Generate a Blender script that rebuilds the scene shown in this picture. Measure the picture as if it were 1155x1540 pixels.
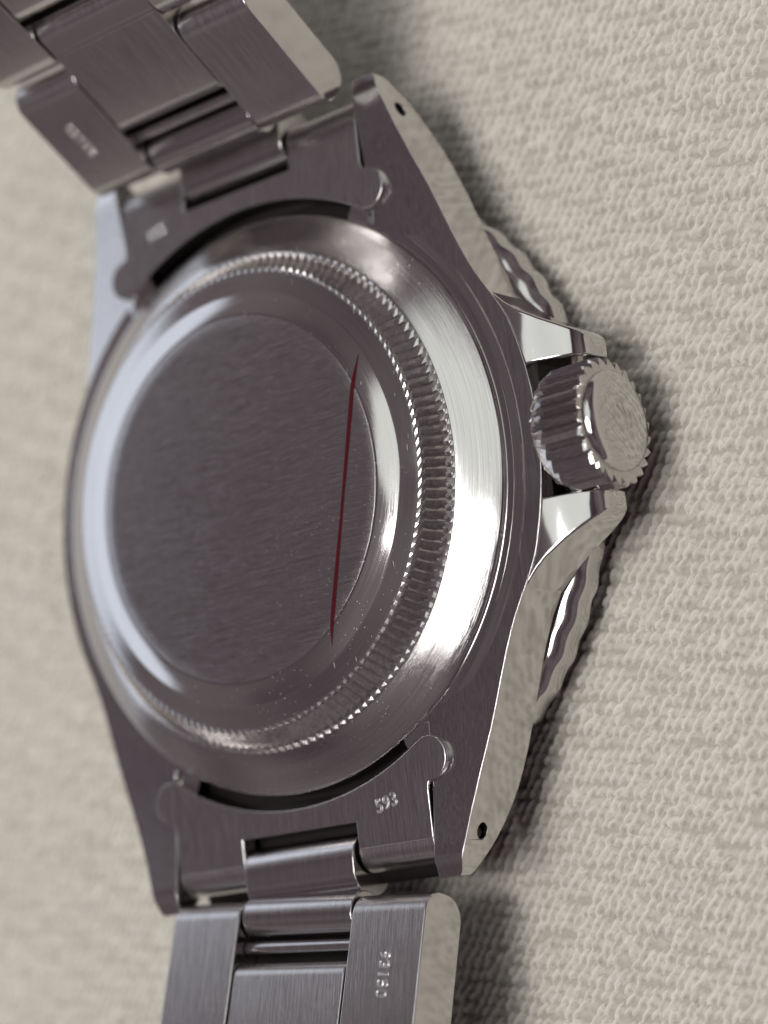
import bpy, bmesh, math, random
import numpy as np
from mathutils import Matrix, Vector

# ------------------------------------------------------------------ scene, camera, light
for o in list(bpy.data.objects):
    bpy.data.objects.remove(o)
SC = bpy.context.scene
COL = SC.collection
MM = 0.001                      # everything below is modelled in millimetres
rng = random.Random(7)

# camera pose (millimetres, watch frame: +X crown, +Y towards the upper lugs, +Z out of the case back)
CAM = Vector((88.878, -27.733, 98.743))
RIGHT = Vector((0.76082, -0.10577, -0.64028))
DOWN = Vector((-0.20530, -0.97518, -0.08286))
FWD = Vector((-0.61563, 0.19449, -0.76366))
cd = bpy.data.cameras.new('camera')
cam = bpy.data.objects.new('camera', cd)
COL.objects.link(cam)
m = Matrix.Identity(4)
for i in range(3):
    m[i][0] = RIGHT[i]; m[i][1] = -DOWN[i]; m[i][2] = -FWD[i]; m[i][3] = CAM[i] * MM
cam.matrix_world = m
cd.sensor_fit = 'HORIZONTAL'
cd.sensor_width = 36.0
cd.lens = 36.0 * 3444.0 / 1155.0
cd.clip_start = 0.005
cd.clip_end = 10.0
cd.dof.use_dof = True
cd.dof.focus_distance = ((Vector((14.5, -3, 0)) - CAM).dot(FWD)) * MM
cd.dof.aperture_fstop = 29.0
cd.dof.aperture_blades = 0
SC.camera = cam

SC.view_settings.view_transform = 'Standard'
SC.view_settings.look = 'None'
SC.view_settings.exposure = 0.12
SC.view_settings.gamma = 1.0
SC.view_settings.use_curve_mapping = False
SC.cycles.max_bounces = 10
SC.cycles.glossy_bounces = 6
SC.cycles.caustics_reflective = False

W = bpy.data.worlds.new('World')
SC.world = W
W.use_nodes = True
bg = W.node_tree.nodes['Background']
# dim mauve-brown room with soft, even unevenness all round
_t = W.node_tree
_tc = _t.nodes.new('ShaderNodeTexCoord'); _nz = _t.nodes.new('ShaderNodeTexNoise'); _rp = _t.nodes.new('ShaderNodeValToRGB')
_nz.inputs['Scale'].default_value = 2.1; _nz.inputs['Detail'].default_value = 2.5
_rp.color_ramp.elements[0].position = 0.34; _rp.color_ramp.elements[0].color = (0.052, 0.035, 0.046, 1)
_rp.color_ramp.elements[1].position = 0.70; _rp.color_ramp.elements[1].color = (0.205, 0.176, 0.180, 1)
_t.links.new(_tc.outputs['Generated'], _nz.inputs['Vector']); _t.links.new(_nz.outputs['Fac'], _rp.inputs[0]); _t.links.new(_rp.outputs[0], bg.inputs[0])
bg.inputs[1].default_value = 1.0

def area(name, direction, dist, sx, sy, radiance, color, roll=0.0):
    """a rectangular lamp `dist` mm from the watch, facing it; radiance in display units"""
    l = bpy.data.lights.new(name, 'AREA')
    l.shape = 'RECTANGLE'
    l.size = sx * MM; l.size_y = sy * MM
    l.energy = radiance * math.pi * l.size * l.size_y
    l.color = color
    o = bpy.data.objects.new(name, l)
    COL.objects.link(o)
    d = Vector(direction).normalized()
    o.location = d * dist * MM
    o.rotation_euler = (d.to_track_quat('Z', 'Y') @ Matrix.Rotation(roll, 3, 'Z').to_quaternion()).to_euler()
    return o
# overhead lamp: its streak is the white patch on the conical ring
area('overhead_lamp', (0.14, -0.22, 0.965), 600, 110, 280, 11.0, (1.0, 0.99, 0.97), roll=math.radians(-65))
# added soft key straight overhead to light the fabric, where steel hardly mirrors it
area('added_key', (-0.01, -0.01, 1.0), 600, 140, 140, 17.0, (1.0, 0.985, 0.95))
# pale ceiling light around the lamp
area('ceiling_light', (0.20, 0.27, 0.94), 700, 600, 540, 0.88, (0.93, 1.0, 0.95))
# window low on the far left, cool daylight
area('window_light', (-0.87, 0.29, 0.29), 600, 620, 300, 1.0, (0.78, 0.88, 1.0))

# ------------------------------------------------------------------ materials
def mat(name):
    m = bpy.data.materials.new(name)
    m.use_nodes = True
    nt = m.node_tree
    return m, nt, nt.nodes['Principled BSDF']
def N(nt, t, **kw):
    n = nt.nodes.new(t)
    for k, v in kw.items():
        setattr(n, k, v)
    return n
def L(nt, a, b): nt.links.new(a, b)
def mapped(nt, scale, rot=(0, 0, 0)):
    tc = N(nt, 'ShaderNodeTexCoord'); mp = N(nt, 'ShaderNodeMapping')
    mp.inputs['Scale'].default_value = scale; mp.inputs['Rotation'].default_value = rot
    L(nt, tc.outputs['Object'], mp.inputs['Vector'])
    return mp.outputs['Vector']
def noise(nt, vec, scale, detail=3.0, rough=0.55):
    n = N(nt, 'ShaderNodeTexNoise')
    n.inputs['Scale'].default_value = scale; n.inputs['Detail'].default_value = detail
    n.inputs['Roughness'].default_value = rough
    L(nt, vec, n.inputs['Vector'])
    return n.outputs['Fac']
def ramp(nt, fac, p0, p1, c0=0.0, c1=1.0):
    r = N(nt, 'ShaderNodeMapRange'); r.clamp = True
    r.inputs['From Min'].default_value = p0; r.inputs['From Max'].default_value = p1
    r.inputs['To Min'].default_value = c0; r.inputs['To Max'].default_value = c1
    L(nt, fac, r.inputs['Value'])
    return r.outputs['Result']
def math_(nt, op, a, b):
    n = N(nt, 'ShaderNodeMath', operation=op)
    for i, v in enumerate((a, b)):
        if isinstance(v, (int, float)): n.inputs[i].default_value = v
        else: L(nt, v, n.inputs[i])
    return n.outputs[0]

STEEL = (0.60, 0.575, 0.57, 1)

def steel(name, rough=0.07, brush=None, brush_strength=0.15, aniso=0.0, dust=0.0, scratch=0.0, base=STEEL, fine=1.0):
    """stainless steel; brush = mapping scale of the grain (small number = along the grain) or 'radial'"""
    m, nt, b = mat(name)
    b.inputs['Base Color'].default_value = base
    b.inputs['Metallic'].default_value = 1.0
    smudge = noise(nt, mapped(nt, (1, 1, 1)), 0.35, 4)
    rr = ramp(nt, smudge, 0.3, 0.7, rough * 0.97, rough * 1.06)
    b.inputs['Roughness'].default_value = rough
    height = None
    if brush == 'radial':
        tc = N(nt, 'ShaderNodeTexCoord'); sp = N(nt, 'ShaderNodeSeparateXYZ')
        L(nt, tc.outputs['Object'], sp.inputs[0])
        r2 = math_(nt, 'SQRT', math_(nt, 'ADD', math_(nt, 'MULTIPLY', sp.outputs[0], sp.outputs[0]),
                                     math_(nt, 'MULTIPLY', sp.outputs[1], sp.outputs[1])), 0.0)
        at = math_(nt, 'ARCTAN2', sp.outputs[1], sp.outputs[0])
        cb = N(nt, 'ShaderNodeCombineXYZ')
        L(nt, math_(nt, 'MULTIPLY', r2, 14.0 * fine), cb.inputs[0]); L(nt, math_(nt, 'MULTIPLY', at, 2.5), cb.inputs[1])
        L(nt, sp.outputs[2], cb.inputs[2])
        height = noise(nt, cb.outputs[0], 1.0, 4, 0.7)
        b.inputs['Anisotropic'].default_value = aniso
        tg = N(nt, 'ShaderNodeTangent', direction_type='RADIAL', axis='Z')
        L(nt, tg.outputs[0], b.inputs['Tangent'])
    elif brush:
        height = noise(nt, mapped(nt, brush), 1.0, 4, 0.7)
    if height is not None:
        grain = ramp(nt, height, 0.3, 0.75, -0.03, 0.05)
        rr = math_(nt, 'ADD', rr, grain)
        bc = N(nt, 'ShaderNodeMix', data_type='RGBA')
        bc.inputs['A'].default_value = tuple(c * (1 - 1.6 * brush_strength) for c in base[:3]) + (1,)
        bc.inputs['B'].default_value = tuple(min(1, c * (1 + 0.9 * brush_strength)) for c in base[:3]) + (1,)
        L(nt, ramp(nt, height, 0.30, 0.70), bc.inputs['Factor']); L(nt, bc.outputs['Result'], b.inputs['Base Color'])
        bp = N(nt, 'ShaderNodeBump')
        bp.inputs['Strength'].default_value = brush_strength
        bp.inputs['Distance'].default_value = 0.00004
        L(nt, height, bp.inputs['Height'])
        L(nt, bp.outputs[0], b.inputs['Normal'])
    rr = math_(nt, 'MAXIMUM', rr, 0.02)
    if scratch > 0:
        tot = None
        for k, ang in enumerate((0.3, 1.2, 2.2, 2.8)):
            s = noise(nt, mapped(nt, (9.0, 0.35, 9.0), (0, 0, ang)), 1.0 + 0.13 * k, 1.5)
            s = ramp(nt, s, 0.775 - 0.03 * scratch, 0.80 - 0.03 * scratch)
            tot = s if tot is None else math_(nt, 'MAXIMUM', tot, s)
        rr = math_(nt, 'ADD', rr, math_(nt, 'MULTIPLY', tot, 0.35))
    L(nt, rr, b.inputs['Roughness'])
    if dust > 0:
        v = N(nt, 'ShaderNodeTexVoronoi'); v.inputs['Scale'].default_value = 4.2
        v.inputs['Randomness'].default_value = 1.0
        L(nt, mapped(nt, (1, 1, 1)), v.inputs['Vector'])
        sp = ramp(nt, v.outputs['Distance'], 0.10, 0.17, 1.0, 0.0)
        pick = N(nt, 'ShaderNodeSeparateColor'); L(nt, v.outputs['Color'], pick.inputs[0])
        keep = ramp(nt, pick.outputs[0], 0.60, 0.63)
        area_ = ramp(nt, noise(nt, mapped(nt, (1, 1, 1)), 0.16, 2), 0.50, 0.62)
        f = math_(nt, 'MULTIPLY', math_(nt, 'MULTIPLY', sp, keep), math_(nt, 'MULTIPLY', area_, dust))
        d = N(nt, 'ShaderNodeBsdfDiffuse'); d.inputs[0].default_value = (0.62, 0.58, 0.56, 1)
        mx = N(nt, 'ShaderNodeMixShader')
        L(nt, f, mx.inputs[0]); L(nt, b.outputs[0], mx.inputs[1]); L(nt, d.outputs[0], mx.inputs[2])
        L(nt, mx.outputs[0], nt.nodes['Material Output'].inputs[0])
    return m

M = {}
M['polished'] = steel('polished_steel', 0.085, scratch=0.5)
M['slope'] = steel('polished_slope_steel', 0.09, brush='radial', brush_strength=0.04, dust=0.8, scratch=0.2)
M['cone'] = steel('lathe_turned_steel', 0.12, brush='radial', brush_strength=0.13, aniso=0.45, scratch=0.7, fine=2.0)
M['ring'] = steel('turned_ring_steel', 0.12, brush='radial', brush_strength=0.05)
M['disc'] = steel('brushed_disc_steel', 0.15, brush=(0.3, 34.0, 34.0), brush_strength=0.20, dust=0.3)
M['case'] = steel('brushed_case_steel', 0.14, brush=(22.0, 0.5, 22.0), brush_strength=0.14)
M['link'] = steel('brushed_link_steel', 0.22, brush=(22.0, 0.4, 0.4), brush_strength=0.16)
M['barrel'] = steel('turned_barrel_steel', 0.14, brush=(22, 0.4, 0.4), brush_strength=0.12)
M['plate'] = steel('brushed_end_link_steel', 0.16, brush=(20.0, 0.6, 20.0), brush_strength=0.16)
M['flute'] = steel('fluted_steel', 0.20, brush=(3, 3, 3), brush_strength=0.12)
M['knurl'] = steel('knurled_crown_steel', 0.13, brush=(2, 12, 12), brush_strength=0.15)
M['stamp'] = steel('stamped_digit_steel', 0.25, base=(0.75, 0.73, 0.72, 1))
M['recess_shade'] = steel('shaded_recess_steel', 0.35, base=(0.06, 0.052, 0.05, 1))  # steel darkened in its base colour for the shade inside recesses
M['insert'] = steel('bezel_insert', 0.3, base=(0.03, 0.03, 0.03, 1))

mr, nt, b = mat('red_reflection_paint')  # deep red standing in for a mirrored red thing
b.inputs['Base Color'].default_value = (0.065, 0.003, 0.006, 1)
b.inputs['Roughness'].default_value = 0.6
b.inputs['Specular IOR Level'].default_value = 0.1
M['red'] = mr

mg, nt, b = mat('crystal_glass')
b.inputs['Base Color'].default_value = (0.9, 0.95, 0.95, 1)
b.inputs['Roughness'].default_value = 0.02
b.inputs['Transmission Weight'].default_value = 1.0
M['glass'] = mg

mf, nt, b = mat('woven_cream_fabric')
tc = mapped(nt, (1, 1, 1))
n1 = noise(nt, tc, 0.07, 3)
n2 = noise(nt, tc, 2.3, 3)
n3 = noise(nt, mapped(nt, (14, 5, 14), (0, 0, -0.4)), 1.0, 3, 0.7)
mixc = N(nt, 'ShaderNodeMix', data_type='RGBA')
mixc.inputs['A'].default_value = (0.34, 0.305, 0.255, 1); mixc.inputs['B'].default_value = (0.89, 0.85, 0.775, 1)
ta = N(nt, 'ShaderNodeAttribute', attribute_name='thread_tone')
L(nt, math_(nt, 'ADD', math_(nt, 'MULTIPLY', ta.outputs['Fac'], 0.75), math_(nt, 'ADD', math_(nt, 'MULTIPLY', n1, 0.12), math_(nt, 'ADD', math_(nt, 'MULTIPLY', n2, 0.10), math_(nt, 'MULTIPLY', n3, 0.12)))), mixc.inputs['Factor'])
L(nt, mixc.outputs['Result'], b.inputs['Base Color'])
b.inputs['Roughness'].default_value = 0.75
b.inputs['Sheen Weight'].default_value = 0.25
b.inputs['Specular IOR Level'].default_value = 0.35
bp = N(nt, 'ShaderNodeBump'); bp.inputs['Strength'].default_value = 0.8; bp.inputs['Distance'].default_value = 0.0001
L(nt, n3, bp.inputs['Height']); L(nt, bp.outputs[0], b.inputs['Normal'])
M['fabric'] = mf
mh, nt, b = mat('cotton_fibre')
b.inputs['Base Color'].default_value = (0.86, 0.83, 0.78, 1); b.inputs['Roughness'].default_value = 0.6
M['fibre'] = mh

# ------------------------------------------------------------------ mesh helpers
def mesh_obj(name, verts, faces, material, parent=None, smooth=35, bevel=0.0, segs=2, mats=None, face_mat=None, solid_fix=True):
    me = bpy.data.meshes.new(name)
    me.from_pydata([tuple(map(float, v)) for v in verts], [], faces)
    if solid_fix:
        bm = bmesh.new(); bm.from_mesh(me)
        bmesh.ops.remove_doubles(bm, verts=bm.verts, dist=1e-4)
        bmesh.ops.recalc_face_normals(bm, faces=bm.faces)
        bm.to_mesh(me); bm.free()
    for mm in (mats or [material]):
        me.materials.append(mm)
    if face_mat:
        for p in me.polygons:
            p.material_index = face_mat(p)
    if smooth:
        for p in me.polygons: p.use_smooth = True
        me.set_sharp_from_angle(angle=math.radians(smooth))
    o = bpy.data.objects.new(name, me)
    COL.objects.link(o)
    if parent: o.parent = parent
    if bevel > 0:
        md = o.modifiers.new('bevel', 'BEVEL')
        md.width = bevel; md.segments = segs; md.limit_method = 'ANGLE'; md.angle_limit = math.radians(38)
        md.harden_normals = True
        md.use_clamp_overlap = True
    return o

def lathe(profile, n, closed=False, axis='Z', radius_fn=None):
    """revolve (r, z) points; returns verts, faces"""
    v, f = [], []
    k = len(profile)
    for i in range(n):
        a = 2 * math.pi * i / n
        for j, (r, z) in enumerate(profile):
            rr = radius_fn(j, a, r) if radius_fn else r
            p = (rr * math.cos(a), rr * math.sin(a), z)
            if axis == 'X': p = (z, p[0], p[1])
            v.append(p)
    for i in range(n):
        i2 = (i + 1) % n
        for j in range(k - 1 if not closed else k):
            j2 = (j + 1) % k
            f.append((i * k + j, i2 * k + j, i2 * k + j2, i * k + j2))
    return v, f

def sweep(profile, x0, x1):
    """closed (a, b) profile swept along X; verts are (x, a, b)"""
    n = len(profile)
    v = [(x0, a, b) for a, b in profile] + [(x1, a, b) for a, b in profile]
    f = [(i, (i + 1) % n, n + (i + 1) % n, n + i) for i in range(n)]
    f.append(tuple(range(n))[::-1]); f.append(tuple(range(n, 2 * n)))
    return v, f

def rounded(s0, s1, n0, n1, r, k=6, rb=None):
    """rounded rectangle profile, corner radius r at n1 (top) and rb at n0"""
    rb = r if rb is None else rb
    pts = []
    for cx, cy, a0, q in ((s1 - r, n1 - r, 0, r), (s0 + r, n1 - r, 90, r), (s0 + rb, n0 + rb, 180, rb), (s1 - rb, n0 + rb, 270, rb)):
        for i in range(k + 1):
            a = math.radians(a0 + 90 * i / k)
            pts.append((cx + q * math.cos(a), cy + q * math.sin(a)))
    return pts

def extrude(outline, z0, z1):
    n = len(outline)
    v = [(x, y, z0) for x, y in outline] + [(x, y, z1) for x, y in outline]
    f = [(i, (i + 1) % n, n + (i + 1) % n, n + i) for i in range(n)]
    f.append(tuple(range(n))[::-1]); f.append(tuple(range(n, 2 * n)))
    return v, f

def xform(verts, mtx):
    return [tuple(mtx @ Vector(p)) for p in verts]

# ------------------------------------------------------------------ fabric: a woven sheet with its stitches as relief
FABRIC_Z = -8.45
def build_fabric():
    st = 0.09
    x0, x1, y0, y1 = -42.0, 38.0, -37.0, 49.0
    nx = int((x1 - x0) / st) + 1; ny = int((y1 - y0) / st) + 1
    H = np.full((ny, nx), -0.05, np.float32)
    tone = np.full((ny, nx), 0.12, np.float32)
    R = np.random.default_rng(3)
    px, py = 0.59, 0.68
    rows = int((y1 - y0) / py) + 34; cols = int((x1 - x0) / px) + 6
    def thread(cx, cy, ang, ln, wd, hh, tn, lean):
        ix = int((cx - x0) / st); iy = int((cy - y0) / st); w = int(max(ln, wd) / st) + 2
        a0, a1, b0, b1 = max(ix - w, 0), min(ix + w + 1, nx), max(iy - w, 0), min(iy + w + 1, ny)
        if a0 >= a1 or b0 >= b1: return
        X, Y = np.meshgrid(x0 + np.arange(a0, a1) * st - cx, y0 + np.arange(b0, b1) * st - cy)
        u = X * math.cos(ang) + Y * math.sin(ang); v = -X * math.sin(ang) + Y * math.cos(ang)
        q = (u / ln) ** 2 + (v / wd) ** 2
        h = hh * np.sqrt(np.clip(1 - q, 0, 1)) + lean * u - 0.04
        sub = H[b0:b1, a0:a1]; ts = tone[b0:b1, a0:a1]
        m_ = (q < 1) & (h > sub)
        sub[m_] = h[m_]; ts[m_] = tn
    for j in range(rows):
        for i in range(cols):
            cx = x0 + (i + (0.5 if j % 2 else 0.0)) * px + (0.11 * j) % px + R.normal(0, 0.05)
            cy = y0 + j * py - 0.21 * (cx - x0) + R.normal(0, 0.06) + 0.10 * math.sin(cx * 0.8 + j * 1.7)
            if cy > y1 + 1 or cy < y0 - 1: continue
            # weft passing under, then the slanted warp tick on top
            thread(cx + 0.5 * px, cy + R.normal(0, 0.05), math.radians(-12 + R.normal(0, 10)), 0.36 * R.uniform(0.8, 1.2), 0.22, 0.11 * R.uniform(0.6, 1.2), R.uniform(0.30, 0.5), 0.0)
            if R.random() < 0.07: continue
            thread(cx, cy, math.radians(50 + R.normal(0, 7)), 0.45 * R.uniform(0.8, 1.25), 0.155 * R.uniform(0.85, 1.2), 0.42 * R.uniform(0.7, 1.15), R.uniform(0.8, 1.0), 0.12)
    # soften the relief a little, as twisted threads do
    K = H.copy()
    for _ in range(1):
        P = np.pad(K, 1, mode='edge')
        K = (P[1:-1, 1:-1] * 8 + P[:-2, 1:-1] + P[2:, 1:-1] + P[1:-1, :-2] + P[1:-1, 2:]) / 12
    X, Y = np.meshgrid(x0 + np.arange(nx) * st, y0 + np.arange(ny) * st)
    sw = 0.12 * np.sin(X * 0.21 + 0.7 * np.sin(Y * 0.13)) + 0.10 * np.sin(Y * 0.27 + X * 0.05)
    Z = K + sw * np.clip((np.hypot(X, Y) - 10) / 12, 0, 1)
    co = np.stack([X, Y, Z], -1).reshape(-1, 3).astype(np.float32)
    idx = np.arange(nx * ny).reshape(ny, nx)
    quads = np.stack([idx[:-1, :-1], idx[:-1, 1:], idx[1:, 1:], idx[1:, :-1]], -1).reshape(-1, 4)
    # plain skirt that carries the sheet on beyond the frame
    B = 420.0
    ring = [(x0, y0), (x1, y0), (x1, y1), (x0, y1), (-B, -B), (B, -B), (B, B), (-B, B)]
    base = nx * ny
    co = np.concatenate([co, np.array([(a, c, 0.02) for a, c in ring], np.float32)])
    sk = np.array([(base + i, base + 4 + i, base + 4 + (i + 1) % 4, base + (i + 1) % 4) for i in range(4)])
    quads = np.concatenate([quads, sk]).astype(np.int32)
    me = bpy.data.meshes.new('fabric_surface')
    me.vertices.add(len(co)); me.vertices.foreach_set('co', co.ravel())
    me.loops.add(quads.size); me.loops.foreach_set('vertex_index', quads.ravel())
    me.polygons.add(len(quads)); me.polygons.foreach_set('loop_start', np.arange(0, quads.size, 4, dtype=np.int32))
    me.update(calc_edges=True)
    me.polygons.foreach_set('use_smooth', np.ones(len(quads), bool))
    at = me.attributes.new('thread_tone', 'FLOAT', 'POINT')
    at.data.foreach_set('value', np.concatenate([tone.ravel(), np.full(8, 0.6, np.float32)]))
    me.materials.append(M['fabric'])
    o = bpy.data.objects.new('fabric_surface', me)
    COL.objects.link(o)
    o.location = (0, 0, FABRIC_Z * MM); o.scale = (MM, MM, MM)
    # stray fibres standing out of the weave
    fv, ff = [], []
    for _ in range(3200):
        x, y = R.uniform(-38, 36), R.uniform(-34, 46)
        ix, iy = int((x - x0) / st), int((y - y0) / st)
        z = float(Z[iy, ix]) + 0.03
        a = R.uniform(0, 2 * math.pi); ln = R.uniform(0.25, 0.8); bend = R.normal(0, 0.9); w = R.uniform(0.008, 0.016)
        b = len(fv); K_ = 4
        for q in range(K_ + 1):
            t = q / K_
            aa = a + bend * t
            px_, py_ = x + ln * t * math.cos(aa), y + ln * t * math.sin(aa)
            pz_ = z + 0.16 * math.sin(math.pi * t) * R.uniform(0.7, 1.2)
            for k in range(3):
                g = 2 * math.pi * k / 3
                fv.append((px_ - math.sin(aa) * w * math.cos(g), py_ + math.cos(aa) * w * math.cos(g), pz_ + w * math.sin(g)))
            if q:
                for k in range(3):
                    k2 = (k + 1) % 3
                    ff.append((b + 3 * (q - 1) + k, b + 3 * (q - 1) + k2, b + 3 * q + k2, b + 3 * q + k))
    lint = mesh_obj('stray_fibres', fv, ff, M['fibre'], o, smooth=80, solid_fix=False)
    lint['kind'] = 'stuff'
    o['kind'] = 'structure'; o['label'] = 'cream woven fabric lying flat under the watch'
    return o
build_fabric()

# ------------------------------------------------------------------ the watch
watch = bpy.data.objects.new('wristwatch', None)
COL.objects.link(watch)
watch.scale = (MM, MM, MM)
watch.empty_display_size = 5
watch['label'] = 'stainless steel wristwatch lying face down, brushed case back and linked bracelet showing'
watch['category'] = 'watch'

HALF = [(0, 18.5), (1.5, 18.44), (3.2, 18.25), (4.6, 17.92), (6, 17.48), (7.4, 16.98), (8.8, 16.42), (10.5, 15.88), (12, 15.48), (13.2, 15.12), (15.3, 14.38), (17.7, 13.45),
        (19.9, 12.66), (21.84, 12.08), (23.2, 11.6)]
def xhalf(y):
    y = abs(y)
    return float(np.interp(y, [a for a, _ in HALF], [b for _, b in HALF]))
def xright(y):
    a = abs(y)
    arc = math.sqrt(max(0, 19.6 ** 2 - a * a)) if a < 9 else 0
    if a < 6.6: return arc
    t = float(np.interp(a, [6.6, 7.33, 8.4, 9.61, 11.07, 13.05, 15.43, 17.65, 19.86, 21.84, 23.2], [18.46, 18.10, 17.45, 16.70, 15.98, 15.22, 14.38, 13.48, 12.68, 12.08, 11.6]))
    return t
def z_back(y):
    a = abs(y)
    z = -1.25 + 1.25 * min(1.0, max(0.0, a - 8) / 15.3) ** 2.2
    if a > 22.2: z -= 0.45 * (a - 22.2)
    return z
def z_front(y):
    a = abs(y)
    return -4.75 + (3.35 * ((a - 16.5) / 6.7) ** 2.3 if a > 16.5 else 0)

def build_case():
    ys = sorted(set([round(s * v, 3) for v in (0, 1.2, 2.4, 3.6, 4.8, 6, 6.6, 7.3, 8, 8.8, 9.7, 10.6, 11.6, 12.6, 13.6, 14.6, 15.6, 16.6, 17.6, 17.9, 18.6, 19.3, 20, 20.7, 21.4, 21.9, 22.3, 22.7, 23.0, 23.25) for s in (1, -1)]))
    G = []                                     # columns: outer-left .. -10 | -10 .. 10 | 10 .. outer-right
    na, nb = 3, 8
    for y in ys:
        xl, xr = -xhalf(y), xright(y)
        if y > 6: xl -= 0.35 * min(1.0, (y - 6) / 6)
        if abs(y) > 23.1: xl += 0.12; xr -= 0.12
        row = [xl + (-10 - xl) * i / na for i in range(na)] + [-10, -9.35, -6, -3, 0, 3, 6, 9.35, 10] + [10 + (xr - 10) * (i + 1) / na for i in range(na)]
        G.append(row)
    nc = len(G[0])
    v, f = [], []
    for y, row in zip(ys, G):
        for x in row: 
            tilt = 0.0
            if x < -10 and y > 6: tilt = -0.17 * (-10 - x) * min(1.0, (y - 6) / 6)         # far upper lug shaped to tilt outwards and catch the window's reflection
            zz = z_back(y) + tilt
            if abs(y) > 15.4 and abs(x) < 9.4: zz = -3.2       # recess between the lugs for the end link
            v.append((x, y, zz))
    off = len(v)
    for y, row in zip(ys, G):
        for x in row: v.append((x, y, z_front(y)))
    def solid(j, i):
        if j < 0 or i < 0 or j >= len(ys) - 1 or i >= nc - 1: return False
        ymid = abs(ys[j] + ys[j + 1]) / 2
        return not (ymid > 17.8 and na <= i < na + nb)
    for j in range(len(ys) - 1):
        for i in range(nc - 1):
            if not solid(j, i): continue
            a, b_, c, d = j * nc + i, j * nc + i + 1, (j + 1) * nc + i + 1, (j + 1) * nc + i
            f.append((a, b_, c, d)); f.append((d + off, c + off, b_ + off, a + off))
            for (dj, di, p, q) in ((0, -1, d, a), (0, 1, b_, c), (-1, 0, a, b_), (1, 0, c, d)):
                if not solid(j + dj, i + di): f.append((q, p, p + off, q + off))
    def fm(p):
        return 0 if abs(p.normal.z) > 0.6 else 1
    o = mesh_obj('case', v, f, None, watch, smooth=32, bevel=0.09, segs=2, mats=[M['case'], M['polished']], face_mat=fm)
    # drilled lug holes on the crown side, with the bar end inside
    for sy in (1, -1):
        cv, cf = lathe([(0.001, -1.6), (0.44, -1.6), (0.44, 1.6), (0.001, 1.6)], 24, axis='X')
        cut = mesh_obj('hole_cutter', [(x + 12.9, y + sy * 20.95, z - 1.72) for x, y, z in cv], cf, M['recess_shade'], None, smooth=0)
        md = o.modifiers.new('hole', 'BOOLEAN'); md.object = cut; md.operation = 'DIFFERENCE'; md.solver = 'EXACT'
        o.modifiers.move(len(o.modifiers) - 1, 0)
        cutters.append(cut)
    return o
cutters = []
case = build_case()
# bake the case modifiers so that no cutter object stays behind
watch_scale = watch.scale.copy(); watch.scale = (1, 1, 1)
bpy.context.view_layer.update()
dg = bpy.context.evaluated_depsgraph_get()
baked = bpy.data.meshes.new_from_object(case.evaluated_get(dg), preserve_all_data_layers=True, depsgraph=dg)
case.modifiers.clear(); case.data = baked; baked.name = 'case'
for c in cutters: bpy.data.objects.remove(c)
watch.scale = watch_scale
for sy in (1, -1):
    cv, cf = lathe([(0.001, 12.05), (0.30, 12.05), (0.36, 11.95), (0.36, 11.0)], 20, axis='X')
    mesh_obj('spring_bar_end', [(x, y + sy * 20.95, z - 1.72) for x, y, z in cv], cf, M['recess_shade'], case)

# crown guards
def crown_guard(sy):
    xs = [17.3, 18.2, 18.9, 19.6, 20.2, 20.8, 21.3, 21.7, 22.0, 22.25, 22.42]
    zt = [-1.30, -1.31, -1.36, -1.47, -1.63, -1.84, -2.06, -2.30, -2.57, -2.92, -3.50]
    yo = [8.55, 7.62, 7.05, 6.62, 6.24, 5.90, 5.62, 5.40, 5.22, 5.00, 4.70]
    v, f = [], []
    zb = -5.1
    for x, z, y in zip(xs, zt, yo):
        zbb = zb + max(0, x - 21) * 0.25
        v += [(x, sy * 3.72, z), (x, sy * (3.72 + (y - 3.72) * 0.5), z + 0.02), (x, sy * y, z - 0.02), (x, sy * y, zbb), (x, sy * 3.72, zbb)]
    n = 5
    for i in range(len(xs) - 1):
        for k in range(n):
            a, b_ = i * n + k, i * n + (k + 1) % n
            f.append((a, b_, b_ + n, a + n))
    f.append(tuple(range(n))); f.append(tuple(range((len(xs) - 1) * n, len(xs) * n)))
    mesh_obj('crown_guard', v, f, M['polished'], watch, smooth=48, bevel=0.2, segs=4)
crown_guard(1); crown_guard(-1)

# the stepped ring that seats the case back
prof = [(17.28, -1.0), (17.35, -1.14), (17.50, -1.15), (17.52, -1.105), (17.80, -1.11), (17.82, -1.155), (17.90, -1.155), (17.92, -1.125),
        (18.41, -1.15), (18.45, -1.22), (18.45, -1.45), (17.2, -1.6)]
def sector(profile, a0, a1, n):
    v, f, k = [], [], len(profile)
    for i in range(n + 1):
        a = math.radians(a0 + (a1 - a0) * i / n)
        v += [(r * math.cos(a), r * math.sin(a), z) for r, z in profile]
    for i in range(n):
        f += [(i * k + j, (i + 1) * k + j, (i + 1) * k + j + 1, i * k + j + 1) for j in range(k - 1)]
    return v, f
for a0 in (-62.5, 117.5):
    v, f = sector(prof, a0, a0 + 125, 100)
    mesh_obj('seat_ring', v, f, M['ring'], case, smooth=25)

for a0 in (62.0, 242.0):          # groove floor by each end link, shade put into its dark colour
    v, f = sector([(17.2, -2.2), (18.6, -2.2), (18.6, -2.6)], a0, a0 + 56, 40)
    mesh_obj('shaded_groove_floor', v, f, M['recess_shade'], case, smooth=25)

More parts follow.
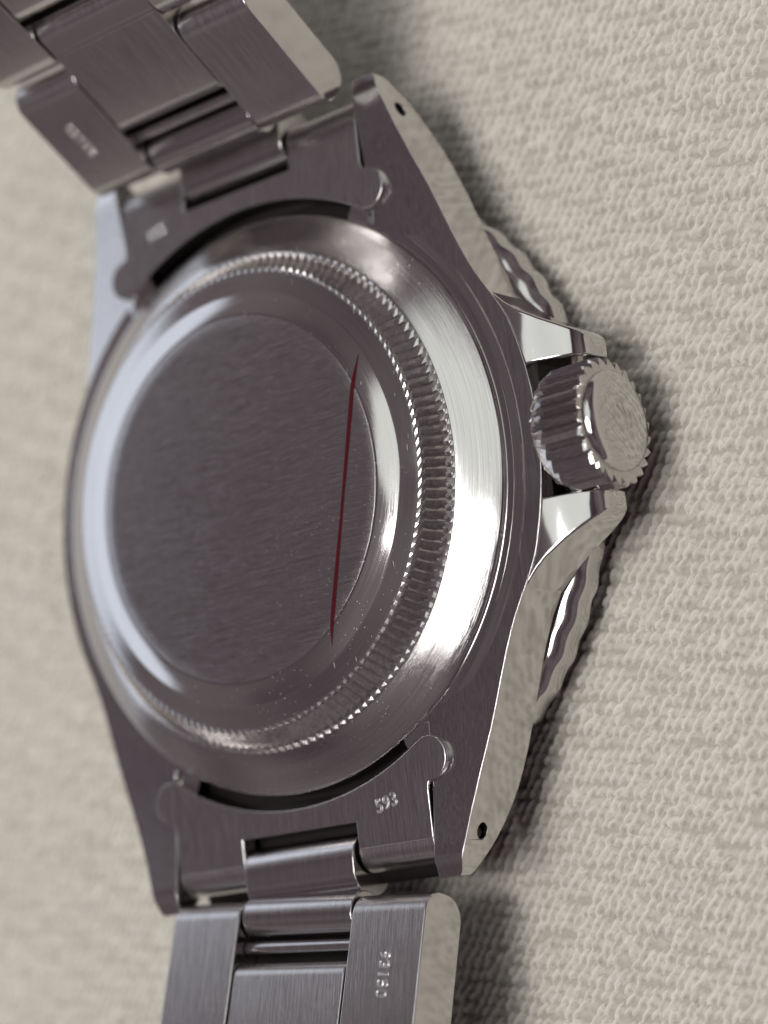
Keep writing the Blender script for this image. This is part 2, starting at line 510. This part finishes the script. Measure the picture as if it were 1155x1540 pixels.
# case back: flat brushed disc, two polished slopes, fluted band, turned cone
back = bpy.data.objects.new('case_back', None); COL.objects.link(back); back.parent = watch
v, f = lathe([(0.001, 2.235), (10.0, 2.235), (10.70, 2.233), (10.78, 2.215), (10.80, 2.1)], 200)
mesh_obj('brushed_disc', v, f, M['disc'], back, smooth=40)
v, f = lathe([(10.74, 2.19), (10.84, 2.215), (10.95, 2.20), (11.6, 2.05), (12.16, 1.895), (12.22, 1.880), (12.30, 1.868), (13.0, 1.78), (13.42, 1.715), (13.44, 1.4)], 220)
mesh_obj('polished_slope', v, f, M['slope'], back, smooth=40)
def flutes():
    n = 152
    rings = [  # r_ridge, z_ridge, r_valley, z_valley
        (13.40, 1.712, 13.40, 1.712), (13.64, 1.685, 13.58, 1.655), (13.84, 1.52, 13.62, 1.38), (14.28, 1.02, 14.04, 0.86), (14.60, 0.62, 14.38, 0.50),
        (14.76, 0.40, 14.66, 0.345), (14.90, 0.315, 14.90, 0.315)]
    v, f = [], []
    k = len(rings)
    for i in range(2 * n):
        a = math.pi * i / n
        j = rng.uniform(-0.0008, 0.0008)
        for (rr, zr, rv, zv) in rings:
            r, z = (rr, zr) if i % 2 == 0 else (rv, zv)
            v.append((r * math.cos(a + j), r * math.sin(a + j), z))
    for i in range(2 * n):
        i2 = (i + 1) % (2 * n)
        for q in range(k - 1):
            f.append((i * k + q, i2 * k + q, i2 * k + q + 1, i * k + q + 1))
    mesh_obj('fluted_band', v, f, M['flute'], back, smooth=0)
flutes()
v, f = lathe([(14.86, 0.24), (14.93, 0.30), (15.02, 0.275), (15.8, -0.13), (16.6, -0.55), (17.2, -0.86), (17.30, -0.93), (17.33, -1.0), (17.33, -1.12)], 220)
mesh_obj('turned_cone', v, f, M['cone'], back, smooth=35)
v, f = lathe([(17.30, -1.05), (17.30, -3.4)], 160)
mesh_obj('shaded_gap_wall', v, f, M['recess_shade'], back)  # skirt whose dark colour stands for the gap's shade and grime
# reflection of something red, drawn as a coloured strip over disc and slope
def red_reflection():
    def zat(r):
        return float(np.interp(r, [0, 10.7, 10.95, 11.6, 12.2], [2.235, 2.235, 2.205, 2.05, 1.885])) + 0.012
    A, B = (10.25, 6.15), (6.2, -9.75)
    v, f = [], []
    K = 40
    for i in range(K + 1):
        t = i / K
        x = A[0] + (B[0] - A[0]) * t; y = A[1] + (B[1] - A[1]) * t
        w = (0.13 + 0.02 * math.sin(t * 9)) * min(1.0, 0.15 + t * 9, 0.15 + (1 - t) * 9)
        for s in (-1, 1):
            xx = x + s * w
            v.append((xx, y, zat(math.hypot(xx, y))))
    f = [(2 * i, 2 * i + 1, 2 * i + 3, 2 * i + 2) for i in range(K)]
    mesh_obj('red_reflection', v, f, M['red'], back, smooth=60)['label'] = 'dark red reflection drawn as a thin line across the brushed disc'
red_reflection()

# bezel with scalloped edge, insert and crystal on the side that lies on the fabric
def scallop(j, a, r):
    return r - (0.075 * (1 - math.cos(60 * a)) if 2 <= j <= 5 else 0)
prof = [(15.0, -5.02), (19.3, -5.02), (19.95, -5.35), (20.25, -5.75), (20.25, -6.75), (20.0, -7.1), (19.2, -7.35), (18.9, -7.4), (15.0, -7.4)]
v, f = lathe(prof, 480, closed=True, radius_fn=scallop)
bezel = mesh_obj('bezel', v, f, M['ring'], watch, smooth=40)
v, f = lathe([(15.6, -7.38), (18.9, -7.38), (18.9, -7.44), (15.6, -7.7)], 120, closed=True)
mesh_obj('bezel_insert', v, f, M['insert'], bezel)
v, f = lathe([(0.001, -6.5), (15.55, -6.5), (15.6, -8.0), (15.3, -8.15), (0.001, -8.2)], 120)
mesh_obj('crystal', v, f, M['glass'], watch)
v, f = lathe([(0.001, -4.6), (17.0, -4.6), (17.0, -6.45), (0.001, -6.45)], 96)
mesh_obj('dial', v, f, M['insert'], watch)

# winding crown, axis along X
crown = bpy.data.objects.new('winding_crown', None); COL.objects.link(crown); crown.parent = watch
CZ, CY, CX = -3.1, -0.25, 0.5
def crown_part(name, prof, n, material, fn=None, smooth=35, bevel=0):
    v, f = lathe(prof, n, axis='X', radius_fn=fn)
    return mesh_obj(name, [(x + CX, y + CY, z + CZ) for x, y, z in v], f, material, crown, smooth=smooth, bevel=bevel)
def knurled_rim():
    """saw-tooth grip: each tooth a long flat and a short step"""
    T = 26
    prof = [(2.0, 19.35, 0), (3.0, 19.35, 0.15), (3.42, 19.75, 0.40), (3.62, 20.2, 0.46), (3.62, 22.62, 0.46), (3.54, 22.80, 0.44), (2.2, 22.86, 0)]
    k = len(prof); v, f = [], []
    for i in range(T):
        for t, d in ((0.0, 1.0), (0.42, 0.42), (0.84, 0.0), (0.93, 0.35)):
            a = 2 * math.pi * (i + t + rng.uniform(-0.012, 0.012)) / T
            for r, x, c in prof:
                rr = r - c * d
                v.append((x + CX, CY + rr * math.cos(a), CZ + rr * math.sin(a)))
    n = T * 4
    for i in range(n):
        for j in range(k - 1):
            i2 = (i + 1) % n
            f.append((i * k + j, i2 * k + j, i2 * k + j + 1, i * k + j + 1))
    mesh_obj('knurled_rim', v, f, M['knurl'], crown, smooth=0)
knurled_rim()
crown_part('crown_cap', [(0.001, 23.44), (1.2, 23.43), (2.2, 23.36), (2.58, 23.26), (2.76, 23.10), (2.82, 22.9), (2.84, 22.7)], 72, M['polished'])
crown_part('crown_tube', [(1.6, 18.6), (1.6, 20.2)], 48, M['recess_shade'])
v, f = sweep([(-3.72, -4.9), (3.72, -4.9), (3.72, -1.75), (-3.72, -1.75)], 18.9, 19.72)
mesh_obj('crown_shade_block', v, f, M['recess_shade'], case, smooth=30)  # dark block added behind the crown, its colour stands in for shade
def coronet():
    """faint five-pointed coronet in low relief on the cap"""
    v, f = [], []
    def bar(p, q, w0, w1, h):
        (y0, z0), (y1, z1) = p, q
        d = Vector((y1 - y0, z1 - z0)).normalized(); nn = Vector((-d.y, d.x))
        b = len(v)
        for xx in (23.40, 23.42 + h):
            for (yy, zz, w) in ((y0, z0, w0), (y1, z1, w1)):
                for s_ in (-1, 1): v.append((xx + CX, CY + yy + s_ * nn.x * w, CZ + zz + s_ * nn.y * w))
        f.extend([(b, b + 1, b + 3, b + 2), (b + 4, b + 6, b + 7, b + 5), (b, b + 2, b + 6, b + 4), (b + 1, b + 5, b + 7, b + 3), (b, b + 4, b + 5, b + 1), (b + 2, b + 3, b + 7, b + 6)])
    for k in range(5):
        a = math.radians(78 + (k - 2) * 25)
        ca, sa = math.cos(a), math.sin(a)
        r0, r1 = 0.35, 1.30 - 0.10 * abs(k - 2)
        bar((r0 * ca, -0.45 + r0 * sa), (r1 * ca, -0.45 + r1 * sa), 0.07, 0.03, 0.03)
    for k in range(4):
        a, b2 = math.radians(205 + 38 * k), math.radians(239 + 38 * k)
        bar((0.52 * math.cos(a), -0.45 + 0.30 * math.sin(a)), (0.52 * math.cos(b2), -0.45 + 0.30 * math.sin(b2)), 0.05, 0.05, 0.03)
    mesh_obj('coronet_emblem', v, f, M['polished'], crown, smooth=0)
coronet()

# stamped digits: thin raised outlines of the figures
def stamp(name, text, size, mtx, parent, spacing=1.05):
    cu = bpy.data.curves.new(name, 'FONT')
    cu.body = text; cu.size = size; cu.align_x = 'CENTER'; cu.align_y = 'CENTER'
    cu.fill_mode = 'NONE'; cu.bevel_depth = 0.03; cu.bevel_resolution = 1; cu.resolution_u = 3
    cu.space_character = spacing
    t = bpy.data.objects.new(name, cu); COL.objects.link(t)
    bpy.context.view_layer.update()
    d = bpy.context.evaluated_depsgraph_get()
    me = bpy.data.meshes.new_from_object(t.evaluated_get(d))
    bpy.data.objects.remove(t)
    me.transform(mtx)
    me.materials.clear(); me.materials.append(M['stamp'])
    for p in me.polygons: p.use_smooth = True
    o = bpy.data.objects.new(name, me); COL.objects.link(o); o.parent = parent
    return o

# ------------------------------------------------------------------ end links (built for the +Y side, turned about Z for the other)
PZ = -0.52
def end_link(turn):
    T_ = Matrix.Rotation(turn, 4, 'Z')
    root = bpy.data.objects.new('end_link', None); COL.objects.link(root); root.parent = watch
    pts = []
    R = 18.2
    a_end = math.acos(9.46 / R)
    K = 40
    arc = [(R * math.cos(a_end + (math.pi - 2 * a_end) * i / K), R * math.sin(a_end + (math.pi - 2 * a_end) * i / K)) for i in range(K + 1)]
    lobe = [(10.1 + 1.23 * math.cos(math.radians(d)), 16.6 + 1.23 * math.sin(math.radians(d))) for d in range(-112, 92, 9)]
    neck = [(9.95, 17.92), (9.87, 18.15), (9.86, 18.5)]
    right = lobe + neck + [(9.86, 21.0), (4.42, 21.0), (4.42, 19.5)]
    left = [(-x, y) for x, y in right[::-1]]
    # walk: arc from left end to right end, then lobe .. cut-out .. left side
    outline = arc[::-1] + right + left
    v, f = extrude(outline, PZ - 0.95, PZ)
    mesh_obj('plate', xform(v, T_), f, M['plate'], root, smooth=30, bevel=0.07, segs=2)
    for sx in (-1, 1):
        pr_ = [(20.98, PZ - 0.003), (21.3, PZ - 0.02), (21.65, PZ - 0.12), (21.95, PZ - 0.30), (22.2, PZ - 0.55), (22.36, PZ - 0.9), (22.42, PZ - 1.3), (22.36, PZ - 1.8), (22.1, PZ - 2.3), (21.4, PZ - 2.6), (20.98, PZ - 2.6)]
        xa, xb = sorted((sx * 4.42, sx * 9.86))
        v, f = sweep(pr_, xa, xb)
        mesh_obj('rolled_edge', xform(v, T_), f, M['link'], root, smooth=40, bevel=0.04)
    # the centre barrel that wraps the spring bar
    pr_ = rounded(20.02, 23.7, -3.3, -0.18, 1.45, 8)
    v, f = sweep(pr_, -4.22, 4.22)
    mesh_obj('centre_barrel', xform(v, T_), f, M['barrel'], root, smooth=40, bevel=0.08)
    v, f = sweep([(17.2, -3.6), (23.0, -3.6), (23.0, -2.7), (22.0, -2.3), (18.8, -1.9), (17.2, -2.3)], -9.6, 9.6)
    mesh_obj('dark_gap_web', xform(v, T_), f, M['recess_shade'], root, smooth=30)  # added filler, dark in colour like the shade of the gap
    if turn:
        mt = Matrix.Translation((6.80, -18.72, PZ + 0.01)) @ Matrix.Rotation(math.radians(13), 4, 'Z')
    else:
        mt = Matrix.Translation((-6.95, 18.95, PZ + 0.01)) @ Matrix.Rotation(math.radians(193), 4, 'Z')
    stamp('stamped_number', '593', 1.08, mt, root)['label'] = 'stamped number 593'
    return root
end_link(0.0); end_link(math.pi)

# ------------------------------------------------------------------ bracelet rows
def link_frame(o, ang, sgn, twist=0.0, yaw=0.0):
    """columns: x, s (along the bracelet, away from the case), n (out of the wrist side)"""
    D = Vector((0, sgn * math.cos(ang), math.sin(ang))); Nn = Vector((0, -sgn * math.sin(ang), math.cos(ang)))
    X = Vector((1, 0, 0))
    mt = Matrix.Identity(4)
    for i in range(3):
        mt[i][0] = X[i]; mt[i][1] = D[i]; mt[i][2] = Nn[i]; mt[i][3] = o[i]
    return mt @ Matrix.Rotation(twist, 4, 'Y') @ Matrix.Rotation(yaw, 4, 'Z')

def bracelet_row(o, ang, sgn, w=9.7, twist=0.0, yaw=0.0, number=None, s0=0.0, first=True):
    F = link_frame(o, ang, sgn, twist, yaw)
    def put(name, verts, faces, material, parent, **kw):
        return mesh_obj(name, xform(verts, F), faces, material, parent, **kw)
    Nn = F.to_3x3() @ Vector((1, 0, 0))
    for sx in (-1, 1):
        root = bpy.data.objects.new('outer_link', None); COL.objects.link(root); root.parent = watch
        pr_ = rounded(s0, s0 + 8.9, -3.15, 0.0, 1.25, 8, 1.45)
        xa, xb = sorted((sx * 4.40, sx * w))
        v, f = sweep(pr_, xa, xb)
        put('link_body', v, f, None, root, smooth=40, bevel=0.11, segs=3, mats=[M['link'], M['polished']],
            face_mat=lambda p, Nn=Nn: 1 if abs(p.normal.dot(Nn)) > 0.9 else 0)
        if number and sx == number[0]:
            up = -1.0 if sgn > 0 else 1.0          # figures read away from the case, tops turned to the near edge
            mt = F @ Matrix.Translation((sx * 7.2, s0 + 4.65, 0.012)) @ Matrix(((0, up, 0, 0), (1, 0, 0, 0), (0, 0, 1, 0), (0, 0, 0, 1)))
            stamp('stamped_number', '93150', 1.05, mt, root, 1.0)['label'] = 'stamped number 93150'
    root = bpy.data.objects.new('centre_link', None); COL.objects.link(root); root.parent = watch
    pr_ = rounded(s0 + 3.65, s0 + 12.35, -2.95, -0.06, 0.95, 7, 1.3)
    v, f = sweep(pr_, -4.26, 4.26)
    put('link_body', v, f, M['link'], root, smooth=40, bevel=0.09)
    if first:
        pr_ = rounded(s0 - 0.35, s0 + 2.15, -2.75, -0.10, 1.2, 8)
        v, f = sweep(pr_, -4.22, 4.22)
        put('hinge_barrel', v, f, M['barrel'], root, smooth=40, bevel=0.08)
        pr_ = rounded(s0 + 2.35, s0 + 3.15, -1.55, -0.75, 0.39, 6)
        v, f = sweep(pr_, -4.3, 4.3)
        put('hinge_pin', v, f, M['barrel'], root, smooth=40)
        v, f = sweep([(s0 + 0.8, -2.6), (s0 + 4.6, -2.6), (s0 + 4.6, -1.9), (s0 + 0.8, -1.9)], -4.35, 4.35)
        put('dark_gap_web', v, f, M['recess_shade'], root, smooth=30)
    return F

R_ = math.radians
F1 = bracelet_row((0, 21.22, 1.25), R_(55), 1, 9.65, 0, 0, number=(-1,))
p2 = F1 @ Vector((0, 9.25, 0.0))
F2 = bracelet_row(p2, R_(58), 1, 9.5, first=True, s0=0.0)
p3 = F2 @ Vector((0, 9.25, 0.0))
bracelet_row(p3, R_(64), 1, 9.35, first=True)
G1 = bracelet_row((0.1, -24.35, 0.70), R_(15), -1, 9.75, R_(0), R_(3.5), number=(1,), s0=-1.3)
q2 = G1 @ Vector((0, 8.2, 0.0))
bracelet_row(q2, R_(28), -1, 9.6)
